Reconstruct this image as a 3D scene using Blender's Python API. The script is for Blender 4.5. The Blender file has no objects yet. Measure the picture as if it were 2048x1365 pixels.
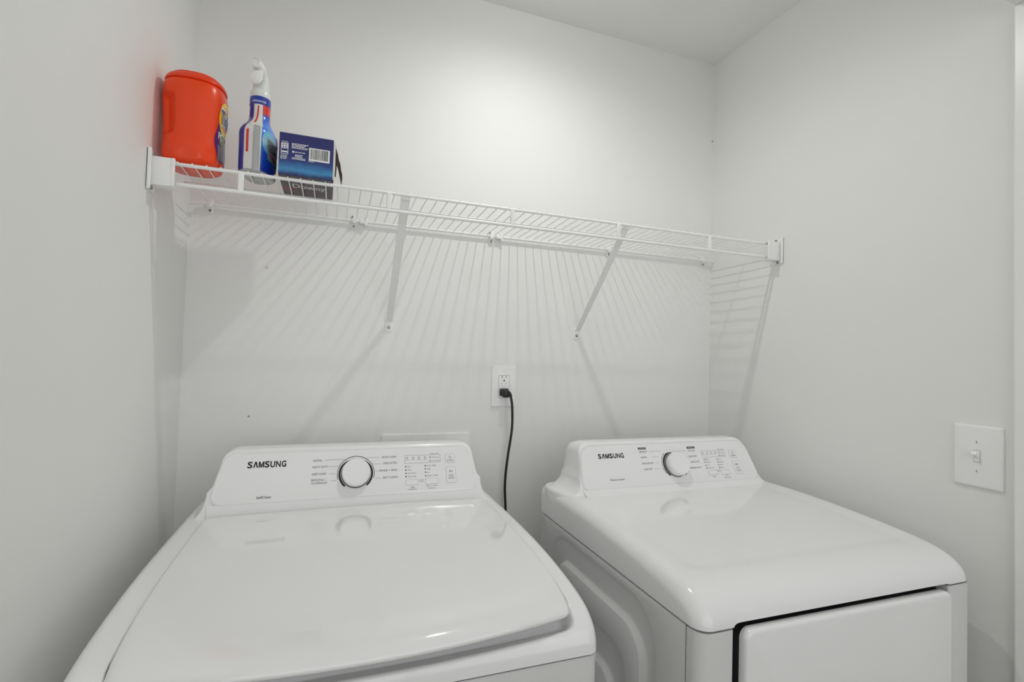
import bpy, bmesh, math, random
from mathutils import Vector, Matrix
random.seed(7)
S = bpy.context.scene
COL = S.collection

# ---------------------------------------------------------------- camera, world, light, exposure
CAM = (0.357, -1.4505, 1.348)
R_, U_, W_ = Vector((0.9405, -0.3386, 0.0294)), Vector((-0.0375, -0.0174, 0.9991)), Vector((0.3378, 0.9408, 0.029))
cam = bpy.data.cameras.new('camera'); camo = bpy.data.objects.new('camera', cam); COL.objects.link(camo)
m3 = Matrix((R_, U_, -W_)).transposed()
camo.matrix_world = Matrix.Translation(CAM) @ m3.to_4x4()
cam.sensor_width = 36.0; cam.sensor_fit = 'HORIZONTAL'; cam.lens = 990.77 / 2048 * 36.0
cam.clip_start = 0.02
S.camera = camo
world = bpy.data.worlds.new('world'); S.world = world; world.use_nodes = True
world.node_tree.nodes['Background'].inputs[0].default_value = (0.9, 0.93, 1.0, 1)
world.node_tree.nodes['Background'].inputs[1].default_value = 0.0
LAMP = (0.856, -0.465, 2.405); BEAM_WATTS = 9.2; GLOW_WATTS = 0.75; BEAM_ANGLE = 172   # small ceiling lamp of the closet
FILL_STRENGTH = 0.96           # glow of the added fill panes, unseen behind the camera
S.view_settings.view_transform = 'Standard'; S.view_settings.look = 'None'
S.view_settings.gamma = 1.0; S.view_settings.use_curve_mapping = False
S.view_settings.exposure = 0.25

S.cycles.diffuse_bounces = 7; S.cycles.max_bounces = 10
W = 1.640; H = 2.440; JY = -0.862

# ---------------------------------------------------------------- materials
def mat(name, col, rough=0.5, spec=0.5, coat=0.0, emit=None, strength=0, bump=0.0, bscale=200, var=0.0, metal=0.0, trans=0.0, vscale=8):
    m = bpy.data.materials.new(name); m.use_nodes = True
    nt = m.node_tree; b = nt.nodes['Principled BSDF']
    b.inputs['Base Color'].default_value = (*col, 1); b.inputs['Roughness'].default_value = rough
    b.inputs['Specular IOR Level'].default_value = spec; b.inputs['Coat Weight'].default_value = coat
    b.inputs['Coat Roughness'].default_value = 0.05; b.inputs['Metallic'].default_value = metal
    b.inputs['Transmission Weight'].default_value = trans
    tc = nt.nodes.new('ShaderNodeTexCoord')
    if emit:
        b.inputs['Emission Color'].default_value = (*emit, 1); b.inputs['Emission Strength'].default_value = strength
    if var > 0:
        n = nt.nodes.new('ShaderNodeTexNoise'); n.inputs['Scale'].default_value = vscale; n.inputs['Detail'].default_value = 3
        nt.links.new(tc.outputs['Object'], n.inputs['Vector'])
        mx = nt.nodes.new('ShaderNodeMix'); mx.data_type = 'RGBA'
        mx.inputs[6].default_value = (*[c * (1 - var) for c in col], 1); mx.inputs[7].default_value = (*[min(1, c * (1 + var)) for c in col], 1)
        nt.links.new(n.outputs['Fac'], mx.inputs[0]); nt.links.new(mx.outputs[2], b.inputs['Base Color'])
    if bump > 0:
        n = nt.nodes.new('ShaderNodeTexNoise'); n.inputs['Scale'].default_value = bscale; n.inputs['Detail'].default_value = 2
        nt.links.new(tc.outputs['Object'], n.inputs['Vector'])
        bp = nt.nodes.new('ShaderNodeBump'); bp.inputs['Strength'].default_value = bump; bp.inputs['Distance'].default_value = 0.002
        nt.links.new(n.outputs['Fac'], bp.inputs['Height']); nt.links.new(bp.outputs['Normal'], b.inputs['Normal'])
    return m

WALL = (0.855, 0.860, 0.843)
M = dict(
    wall=mat('wall_paint', WALL, 0.55, 0.3, bump=0.06, bscale=260, var=0.008),
    ceil=mat('ceiling_paint', (0.88, 0.88, 0.865), 0.8, 0.2, bump=0.08, bscale=200, var=0.01),
    trim=mat('trim_paint', (0.90, 0.90, 0.895), 0.3, 0.5, var=0.006),
    floor=mat('floor_vinyl', (0.42, 0.38, 0.33), 0.45, 0.4, var=0.12),
    enamel=mat('white_enamel', (0.875, 0.875, 0.88), 0.12, 0.5, coat=0.35, var=0.003),
    lidglass=mat('white_lid_gloss', (0.87, 0.87, 0.87), 0.07, 0.5, coat=0.5, var=0.003),
    plastic=mat('white_console_plastic', (0.88, 0.88, 0.885), 0.16, 0.5, coat=0.2, var=0.003),
    panel=mat('white_panel_film', (0.865, 0.865, 0.87), 0.22, 0.5, var=0.003),
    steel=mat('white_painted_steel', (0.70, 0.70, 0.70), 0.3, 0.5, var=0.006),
    ink=mat('black_ink', (0.012, 0.012, 0.013), 0.4, 0.4, var=0.05),
    grey_ink=mat('grey_ink', (0.20, 0.20, 0.20), 0.5, 0.3, var=0.05),
    pale_ink=mat('pale_grey_ink', (0.45, 0.45, 0.45), 0.5, 0.3, var=0.05),
    dark=mat('dark_gap_plastic', (0.03, 0.03, 0.032), 0.5, 0.4, var=0.1),
    wire=mat('white_vinyl_coating', (0.90, 0.90, 0.895), 0.32, 0.5, var=0.01),
    screw=mat('screw_steel', (0.35, 0.34, 0.32), 0.35, 0.5, metal=0.8, var=0.1),
    plate=mat('white_plate_plastic', (0.91, 0.91, 0.905), 0.28, 0.5, var=0.004),
    rubber=mat('black_rubber', (0.012, 0.012, 0.012), 0.38, 0.5, var=0.1),
    orange=mat('orange_tub_plastic', (0.90, 0.060, 0.004), 0.28, 0.5, var=0.04, vscale=12),
    orange_lid=mat('orange_lid_plastic', (0.88, 0.05, 0.004), 0.28, 0.5, var=0.02),
    yellow=mat('label_yellow', (0.90, 0.62, 0.02), 0.3, 0.5, var=0.03),
    lorange=mat('label_orange', (0.86, 0.28, 0.01), 0.3, 0.5, var=0.03),
    purple=mat('label_purple', (0.12, 0.03, 0.20), 0.3, 0.5, var=0.2, vscale=40),
    lgreen=mat('label_green', (0.28, 0.36, 0.10), 0.3, 0.5, var=0.2, vscale=40),
    greyv=mat('label_grey_violet', (0.22, 0.18, 0.22), 0.3, 0.5, var=0.3, vscale=60),
    navy=mat('label_navy', (0.02, 0.03, 0.22), 0.3, 0.5, var=0.05),
    white_ink=mat('white_ink', (0.85, 0.85, 0.85), 0.4, 0.4, var=0.02),
    bottle=mat('bottle_grey_plastic', (0.42, 0.43, 0.43), 0.25, 0.5, coat=0.2, var=0.04, vscale=20),
    sprayer=mat('sprayer_white_plastic', (0.90, 0.90, 0.90), 0.22, 0.5, coat=0.2, var=0.01),
    shroud=mat('sprayer_frosted_plastic', (0.74, 0.76, 0.74), 0.25, 0.5, var=0.03),
    blue_back=mat('label_back_blue', (0.03, 0.035, 0.30), 0.25, 0.5, coat=0.3, var=0.25, vscale=25),
    collar=mat('label_collar_blue', (0.010, 0.035, 0.36), 0.22, 0.5, coat=0.3, var=0.1),
    red=mat('label_red', (0.72, 0.02, 0.015), 0.25, 0.5, coat=0.3, var=0.05),
    steelgrey=mat('label_slate', (0.24, 0.26, 0.27), 0.3, 0.5, var=0.25, vscale=30),
    strip=mat('label_white_strip', (0.72, 0.72, 0.71), 0.3, 0.5, var=0.03),
    maroon=mat('carton_dark_violet', (0.075, 0.05, 0.06), 0.4, 0.4, var=0.35, vscale=25),
    carton_in=mat('carton_inside_dark', (0.035, 0.022, 0.02), 0.7, 0.2, var=0.4, vscale=60),
    carton_edge=mat('carton_raw_edge', (0.62, 0.60, 0.56), 0.8, 0.2, var=0.1),
    carton_side=mat('carton_side_blue', (0.012, 0.018, 0.10), 0.4, 0.4, var=0.1),
    bulb=mat('lit_bulb_glass', (0.9, 0.9, 0.9), 0.4, emit=(1.0, 0.97, 0.92), strength=6.0, var=0.01),
)

def ramp_mat(name, axis, stops, rough=0.3, coat=0.3, noise=0.0, nscale=30, stretch=(1, 1, 1)):
    """print gradient along an object-space axis; stops in metres"""
    m = bpy.data.materials.new(name); m.use_nodes = True; nt = m.node_tree; b = nt.nodes['Principled BSDF']
    b.inputs['Roughness'].default_value = rough; b.inputs['Coat Weight'].default_value = coat; b.inputs['Coat Roughness'].default_value = 0.08
    tc = nt.nodes.new('ShaderNodeTexCoord'); sp = nt.nodes.new('ShaderNodeSeparateXYZ'); nt.links.new(tc.outputs['Object'], sp.inputs[0])
    lo, hi = stops[0][0], stops[-1][0]
    mr = nt.nodes.new('ShaderNodeMapRange'); mr.inputs[1].default_value = lo; mr.inputs[2].default_value = hi
    src = sp.outputs['XYZ'.index(axis)]
    if noise:
        mp = nt.nodes.new('ShaderNodeMapping'); mp.inputs['Scale'].default_value = stretch
        nt.links.new(tc.outputs['Object'], mp.inputs[0])
        n = nt.nodes.new('ShaderNodeTexNoise'); n.inputs['Scale'].default_value = nscale; n.inputs['Detail'].default_value = 5
        nt.links.new(mp.outputs[0], n.inputs['Vector'])
        ma = nt.nodes.new('ShaderNodeMath'); ma.operation = 'MULTIPLY_ADD'; ma.inputs[1].default_value = noise; ma.inputs[2].default_value = -noise / 2
        nt.links.new(n.outputs['Fac'], ma.inputs[0])
        ad = nt.nodes.new('ShaderNodeMath'); nt.links.new(src, ad.inputs[0]); nt.links.new(ma.outputs[0], ad.inputs[1]); src = ad.outputs[0]
    nt.links.new(src, mr.inputs[0])
    cr = nt.nodes.new('ShaderNodeValToRGB'); nt.links.new(mr.outputs[0], cr.inputs[0])
    e = cr.color_ramp.elements
    while len(e) < len(stops): e.new(0.5)
    for k, (p, c) in enumerate(stops):
        e[k].position = (p - lo) / (hi - lo); e[k].color = (*c, 1)
    nt.links.new(cr.outputs[0], b.inputs['Base Color'])
    return m

# ---------------------------------------------------------------- object helpers
ORG = {}
def thing(name, label, cat, loc, group=None):
    o = bpy.data.objects.new(name, None); COL.objects.link(o); o.location = loc; o.empty_display_size = 0.05
    o['label'] = label; o['category'] = cat
    if group: o['group'] = group
    ORG[o.name] = Vector(loc)
    return o
def obj(name, vf, material, parent=None, smooth=40, label=None, recalc=True):
    verts, faces = vf
    org = ORG[parent.name] if parent else Vector((0, 0, 0))
    me = bpy.data.meshes.new(name)
    me.from_pydata([tuple(Vector(v) - org) for v in verts], [], faces)
    bm = bmesh.new(); bm.from_mesh(me)
    bmesh.ops.remove_doubles(bm, verts=bm.verts, dist=1e-6)
    bmesh.ops.dissolve_degenerate(bm, dist=1e-6, edges=bm.edges)
    if recalc: bmesh.ops.recalc_face_normals(bm, faces=bm.faces)
    bm.to_mesh(me); bm.free()
    if smooth:
        me.polygons.foreach_set('use_smooth', [True] * len(me.polygons))
        me.set_sharp_from_angle(angle=math.radians(smooth))
    me.materials.append(material)
    o = bpy.data.objects.new(name, me); COL.objects.link(o)
    if parent: o.parent = parent
    ORG[o.name] = org
    if label: o['label'] = label
    return o
def struct(name, vf, material, **k):
    o = obj(name, vf, material, None, smooth=0, **k); o['kind'] = 'structure'; return o
def join(*vfs):
    V, F = [], []
    for v, f in vfs:
        n = len(V); V += list(v); F += [tuple(i + n for i in q) for q in f]
    return V, F
def box(x0, x1, y0, y1, z0, z1):
    v = [(x, y, z) for x in (x0, x1) for y in (y0, y1) for z in (z0, z1)]
    return v, [(0, 1, 3, 2), (4, 6, 7, 5), (0, 4, 5, 1), (2, 3, 7, 6), (0, 2, 6, 4), (1, 5, 7, 3)]
def bbox(x0, x1, y0, y1, z0, z1, b=0.002, seg=2):
    bm = bmesh.new(); bmesh.ops.create_cube(bm, size=1)
    for v in bm.verts:
        v.co = Vector(((x0 + x1) / 2 + v.co.x * (x1 - x0), (y0 + y1) / 2 + v.co.y * (y1 - y0), (z0 + z1) / 2 + v.co.z * (z1 - z0)))
    bmesh.ops.bevel(bm, geom=bm.edges[:], offset=b, segments=seg, profile=0.5, affect='EDGES')
    bm.verts.ensure_lookup_table(); bm.verts.index_update()
    r = [tuple(v.co) for v in bm.verts], [tuple(v.index for v in f.verts) for f in bm.faces]
    bm.free(); return r
def loft(rings, cap0=True, cap1=True, closed=True):
    n = len(rings[0]); V = [p for r in rings for p in r]; F = []
    for k in range(len(rings) - 1):
        for i in range(n if closed else n - 1):
            j = (i + 1) % n
            F.append((k * n + i, k * n + j, (k + 1) * n + j, (k + 1) * n + i))
    if cap0: F.append(tuple(range(n))[::-1])
    if cap1: F.append(tuple((len(rings) - 1) * n + i for i in range(n)))
    return V, F
def tube(pts, r, n=10, caps=True):
    P = [Vector(p) for p in pts]; rings = []; up = None
    for i, p in enumerate(P):
        t = (P[min(i + 1, len(P) - 1)] - P[max(i - 1, 0)]).normalized()
        if up is None:
            up = t.orthogonal().normalized()
        up = (up - t * up.dot(t)).normalized(); s = t.cross(up)
        rr = r[i] if isinstance(r, (list, tuple)) else r
        rings.append([tuple(p + (up * math.cos(a) + s * math.sin(a)) * rr) for a in [2 * math.pi * k / n for k in range(n)]])
    return loft(rings, caps, caps)
def spline(pts, n=8):
    P = [Vector(p) for p in pts]; out = []
    for i in range(len(P) - 1):
        a, b, c, d = P[max(i - 1, 0)], P[i], P[i + 1], P[min(i + 2, len(P) - 1)]
        for k in range(n):
            t = k / n
            out.append(0.5 * ((2 * b) + (c - a) * t + (2 * a - 5 * b + 4 * c - d) * t * t + (3 * b - a - 3 * c + d) * t ** 3))
    out.append(P[-1]); return out
def lathe(c, axis, prof, n=32):
    """prof: list of (radius, distance along axis)"""
    c = Vector(c); a = Vector(axis).normalized(); u = a.orthogonal().normalized(); v = a.cross(u)
    rings = [[tuple(c + a * h + (u * math.cos(2 * math.pi * k / n) + v * math.sin(2 * math.pi * k / n)) * max(r, 1e-5)) for k in range(n)] for r, h in prof]
    return loft(rings)
def rrect(u0, u1, v0, v1, r, n=6):
    """rounded rectangle, counter-clockwise; r may be a 4-tuple (bl, br, tr, tl)"""
    r = (r,) * 4 if not isinstance(r, tuple) else r; P = []
    for (cx, cy, a0), q in zip(((u0, v0, 180), (u1, v0, 270), (u1, v1, 0), (u0, v1, 90)), r):
        sx = 1 if cx == u0 else -1; sy = 1 if cy == v0 else -1
        for k in range(n + 1):
            a = math.radians(a0 + 90 * k / n)
            P.append((cx + sx * q + q * math.cos(a), cy + sy * q + q * math.sin(a)))
    return P
def head_screw(c, axis, r=0.004, d=0.0015):
    a = Vector(axis).normalized(); u = a.orthogonal().normalized(); v = a.cross(u)
    return lathe(c, axis, [(r, 0), (r, d * .6), (r * .7, d), (0, d)], 12)

# text -> flat (u, v) mesh with cap height 1
_txt = {}
def text2d(s, bold=0.0):
    if 'M' in s: bold = 0.0
    key = (s, bold)
    if key in _txt: return _txt[key]
    cu = bpy.data.curves.new('t', 'FONT'); cu.body = s; cu.size = 1.0; cu.offset = bold; cu.resolution_u = 3; cu.fill_mode = 'BOTH'
    ob = bpy.data.objects.new('t', cu); COL.objects.link(ob)
    dg = bpy.context.evaluated_depsgraph_get(); ev = ob.evaluated_get(dg); me = ev.to_mesh()
    V = [(v.co.x, v.co.y) for v in me.vertices]; F = [tuple(p.vertices) for p in me.polygons]
    ev.to_mesh_clear(); bpy.data.objects.remove(ob); bpy.data.curves.remove(cu)
    _txt[key] = (V, F); return V, F
def put_text(s, u, v, h, align='L', width=None, bold=0.0):
    """s with its baseline at v, cap height h, at u (L/R/C); returns flat uv mesh"""
    V, F = text2d(s, bold)
    if not V: return [], []
    x0 = min(p[0] for p in V); x1 = max(p[0] for p in V); cap = 0.70
    sy = h / cap; sx = sy if width is None else width / (x1 - x0)
    w = (x1 - x0) * sx; o = u - (0 if align == 'L' else w if align == 'R' else w / 2)
    return [(o + (p[0] - x0) * sx, v + p[1] * sy) for p in V], F
def quad2(u0, u1, v0, v1): return [(u0, v0), (u1, v0), (u1, v1), (u0, v1)], [(0, 1, 2, 3)]
def line2(a, b, w):
    a, b = Vector(a), Vector(b); d = (b - a).normalized(); n = Vector((-d.y, d.x)) * w / 2
    return [tuple(a - n), tuple(b - n), tuple(b + n), tuple(a + n)], [(0, 1, 2, 3)]
def ring2(P, Q):
    n = len(P); return list(P) + list(Q), [(i, (i + 1) % n, n + (i + 1) % n, n + i) for i in range(n)]
def rrect_ring(u0, u1, v0, v1, r, w, n=4): return ring2(rrect(u0, u1, v0, v1, r, n), rrect(u0 + w, u1 - w, v0 + w, v1 - w, max(r - w, .0002), n))
def arc2(c, r0, r1, a0, a1, n=48, f=None):
    V, F = [], []
    for k in range(n + 1):
        t = k / n; a = math.radians(a0 + (a1 - a0) * t); k1 = f(t) if f else 1
        mid = r0 if f else None
        rb = r1 if not f else r0 + (r1 - r0) * k1
        V += [(c[0] + r0 * math.cos(a), c[1] + r0 * math.sin(a)), (c[0] + rb * math.cos(a), c[1] + rb * math.sin(a))]
        if k: F.append((2 * k - 2, 2 * k - 1, 2 * k + 1, 2 * k))
    return V, F
def disc2(c, r, n=12): return [(c[0] + r * math.cos(2 * math.pi * k / n), c[1] + r * math.sin(2 * math.pi * k / n)) for k in range(n)], [tuple(range(n))]
def cover(pl, hu, hv, h, b, r=.003):
    rings = [[pl.P(u, v, 0) for u, v in rrect(-hu, hu, -hv, hv, r, 4)]]
    for k in range(6):
        a = math.radians(90 * k / 5); d = b * (1 - math.cos(a)); rings.append([pl.P(u, v, h * .45 + h * .55 * math.sin(a)) for u, v in rrect(-hu + d, hu - d, -hv + d, hv - d, max(r - d, .0008), 4)])
    return loft(rings)
class Plane:
    def __init__(s, o, ux, vy): s.o, s.u, s.v = Vector(o), Vector(ux).normalized(), Vector(vy).normalized(); s.n = s.u.cross(s.v)
    def P(s, u, v, h=0.0): return tuple(s.o + s.u * u + s.v * v + s.n * h)
    def map(s, vf, h=0.0004): return [s.P(u, v, h) for u, v in vf[0]], vf[1]
    def solid(s, loop, h0, h1, b=0.0):
        """extruded loop with optional bevelled top"""
        c = (sum(p[0] for p in loop) / len(loop), sum(p[1] for p in loop) / len(loop))
        def shrink(d):
            out = []
            n = len(loop)
            for i in range(n):
                a, p, q = Vector(loop[i - 1]), Vector(loop[i]), Vector(loop[(i + 1) % n])
                t = ((q - p).normalized() if (q - p).length > 1e-9 else Vector((0, 0))) + ((p - a).normalized() if (p - a).length > 1e-9 else Vector((0, 0)))
                t = t.normalized() if t.length > 1e-9 else Vector((1, 0))
                out.append((p.x - t.y * d, p.y + t.x * d))
            return out
        rings = [[s.P(u, v, h0) for u, v in loop]]
        if b:
            for k in range(4):
                a = math.radians(90 * k / 3)
                rings.append([s.P(u, v, h1 - b + b * math.sin(a)) for u, v in shrink(b * (1 - math.cos(a)))])
        else: rings.append([s.P(u, v, h1) for u, v in loop])
        return loft(rings)

# ================================================================ THE ROOM
struct('floor', box(-1.1, 2.7, -2.7, 0.12, -0.1, 0.0), M['floor'])
struct('ceiling', box(-1.1, 2.7, -2.7, 0.12, H, H + 0.1), M['ceil'])
def wall_marks(m, spots):
    """small scuffs of the paint, each a dark blotch at its own place"""
    nt = m.node_tree; b = nt.nodes['Principled BSDF']; src = b.inputs['Base Color'].links[0].from_socket
    tc = nt.nodes.new('ShaderNodeTexCoord')
    for (p, r, c) in spots:
        d = nt.nodes.new('ShaderNodeVectorMath'); d.operation = 'DISTANCE'; d.inputs[1].default_value = p
        nt.links.new(tc.outputs['Object'], d.inputs[0])
        mr = nt.nodes.new('ShaderNodeMapRange'); mr.inputs[1].default_value = r * 0.5; mr.inputs[2].default_value = r; mr.inputs[3].default_value = c; mr.inputs[4].default_value = 0
        nt.links.new(d.outputs['Value'], mr.inputs[0])
        mx = nt.nodes.new('ShaderNodeMix'); mx.data_type = 'RGBA'; mx.inputs[7].default_value = (0.10, 0.10, 0.09, 1)
        nt.links.new(mr.outputs[0], mx.inputs[0]); nt.links.new(src, mx.inputs[6]); src = mx.outputs[2]
    nt.links.new(src, b.inputs['Base Color'])
wall_marks(M['wall'], [((0.155, 0, 1.169), .0035, .7), ((0.182, 0, 1.561), .005, .3), ((1.637, 0, 2.156), .004, .8), ((1.64, -.269, 1.803), .004, .06)])
struct('wall_back', box(-0.1, W + 0.1, 0.0, 0.1, 0, H), M['wall'])
struct('wall_left', box(-0.1, 0.0, JY - 0.11, 0.0, 0, H), M['wall'])
struct('wall_right', box(W, W + 0.1, JY, 0.0, 0, H), M['wall'])
struct('wall_front', join(box(-1.1, -0.1, JY - 0.11, JY, 0, H), box(W + 0.1, 2.7, JY - 0.11, JY, 0, H), box(-0.1, W + 0.1, JY - 0.11, JY - 0.004, 2.085, H)), M['wall'])
struct('trim_1', join(bbox(W - 0.014, W + 0.1, JY - 0.13, JY, 0, 2.085, .003)), M['trim'])
struct('wall_rear', box(-1.1, 2.7, -2.8, -2.7, 0, H), M['wall'])
struct('wall_hall_left', box(-1.2, -1.1, -2.8, JY, 0, H), M['wall'])
struct('wall_hall_right', box(2.7, 2.8, -2.8, JY, 0, H), M['wall'])
struct('baseboard_back', bbox(0.0, W, -0.014, 0.0, 0, 0.085, .003), M['trim'])
struct('baseboard_left', bbox(0.0, 0.014, JY, -0.014, 0, 0.085, .003), M['trim'])
struct('baseboard_right', bbox(W - 0.014, W, JY, -0.014, 0, 0.085, .003), M['trim'])

# ================================================================ LAMPS (above the frame)
cl = thing('ceiling_lamp', 'small round white ceiling lamp over the washer and dryer', 'lamp', (LAMP[0], LAMP[1], H))
obj('lamp_base', lathe((LAMP[0], LAMP[1], H), (0, 0, -1), [(0.075, 0), (0.075, 0.006), (0.066, 0.012), (0.040, 0.013), (0.036, 0.010), (0, 0.010)], 32), M['plate'], cl)
obj('lens', lathe((LAMP[0], LAMP[1], H - 0.0095), (0, 0, -1), [(0.036, 0), (0.034, 0.004), (0.018, 0.007), (0, 0.008)], 24), M['bulb'], cl)
for nm, kind, watts in (('lamp_beam', 'SPOT', BEAM_WATTS), ('lamp_glow', 'POINT', GLOW_WATTS)):
    ld = bpy.data.lights.new(nm, kind); ld.energy = watts; ld.color = (1.0, 0.99, 0.962); ld.shadow_soft_size = 0.015
    if kind == 'SPOT': ld.spot_size = math.radians(BEAM_ANGLE); ld.spot_blend = 1.0
    lo = bpy.data.objects.new(nm, ld); COL.objects.link(lo); lo.parent = cl; lo.location = (0, 0, LAMP[2] - H)
wf = struct('window_1', join(bbox(-.60, -.55, -2.70, -2.66, .68, 2.36, .004), bbox(2.05, 2.10, -2.70, -2.66, .68, 2.36, .004), bbox(-.56, 2.06, -2.70, -2.66, .66, .70, .004), bbox(-.56, 2.06, -2.70, -2.66, 2.34, 2.38, .004), bbox(.735, .765, -2.70, -2.66, .70, 2.34, .004)), M['trim'])  # frame round the added fill panes, no known window here
pn = obj('pane', join(box(-.55, .735, -2.699, -2.69, .70, 2.34), box(.765, 2.05, -2.699, -2.69, .70, 2.34)), mat('lit_window_pane', (.8, .8, .8), .3, emit=(0.97, 0.985, 1.0), strength=FILL_STRENGTH, var=.01), None, smooth=0); pn.parent = wf  # glowing panes added out of view as soft frontal fill

# ================================================================ WASHER AND DRYER
def smooth_profile(ctrl, step=0.006, it=3):
    P = [Vector(p) for p in ctrl]
    for _ in range(it):
        Q = [P[0]]
        for a, b in zip(P, P[1:]): Q += [a * .75 + b * .25, a * .25 + b * .75]
        Q.append(P[-1]); P = Q
    out = [P[0]]; acc = 0.0
    for a, b in zip(P, P[1:]):
        L = (b - a).length; pos = 0.0
        while L - pos > step - acc:
            pos += step - acc; acc = 0.0; out.append(a + (b - a) * (pos / L))
        acc += L - pos
    if (out[-1] - P[-1]).length > 1e-4: out.append(P[-1])
    N = []; s = [0.0]
    for i, p in enumerate(out):
        t = (out[min(i + 1, len(out) - 1)] - out[max(i - 1, 0)]).normalized(); N.append(Vector((t.y, -t.x)))
        if i: s.append(s[-1] + (p - out[i - 1]).length)
    return out, N, s
def loaf(cols, prof, zsk, depth=None, zmin=None, warp=None, skirt=True):
    """shell swept along a side profile (y, z); cols = [(x, edge inset)]"""
    P, N, s = prof; V, F = [], []; n = len(P)
    for (x, ins) in cols:
        for i in range(n):
            d = ins + (depth(x, s[i], P[i]) if depth else 0)
            q = P[i] - N[i] * d; y, z = q.x, q.y
            if warp: y, z = warp(x, s[i], y, z)
            z = max(z, zmin(x) if zmin else zsk)
            V.append((x, y, z))
    for c in range(len(cols) - 1):
        for i in range(n - 1):
            a = c * n + i; F.append((a, a + 1, a + n + 1, a + n))
    if skirt:
        for c, side in ((0, 0), (len(cols) - 1, 1)):
            b = len(V)
            for i in range(n): V.append((cols[c][0], V[c * n + i][1], zsk))
            for i in range(n - 1): F.append((c * n + i, c * n + i + 1, b + i + 1, b + i))
        b = len(V)
        for c in range(len(cols)): V.append((cols[c][0], V[c * n][1], zsk))
        for c in range(len(cols) - 1): F.append((c * n, (c + 1) * n, b + c + 1, b + c))
    return V, F
def edge_cols(xl, xr, r, mids, k=7):
    L = []
    for i in range(k + 1):
        a = math.radians(90 * i / k); L.append((xl + r * (1 - math.cos(a)), r * (1 - math.sin(a))))
    return L + [(x, 0.0) for x in sorted(mids)] + [(xl + xr - x, d) for x, d in L[::-1]]
def sstep(a, b, x):
    t = min(1, max(0, (x - a) / (b - a))); return t * t * (3 - 2 * t)
def prism(x0, x1, y0, y1, z0, z1, r, b=0.002):
    def ring(z, d): return [(x, y, z) for x, y in rrect(x0 + d, x1 - d, y0 + d, y1 - d, r)]
    return loft([ring(z0, b), ring(z0 + b, 0), ring(z1 - b, 0), ring(z1, b)])

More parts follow.
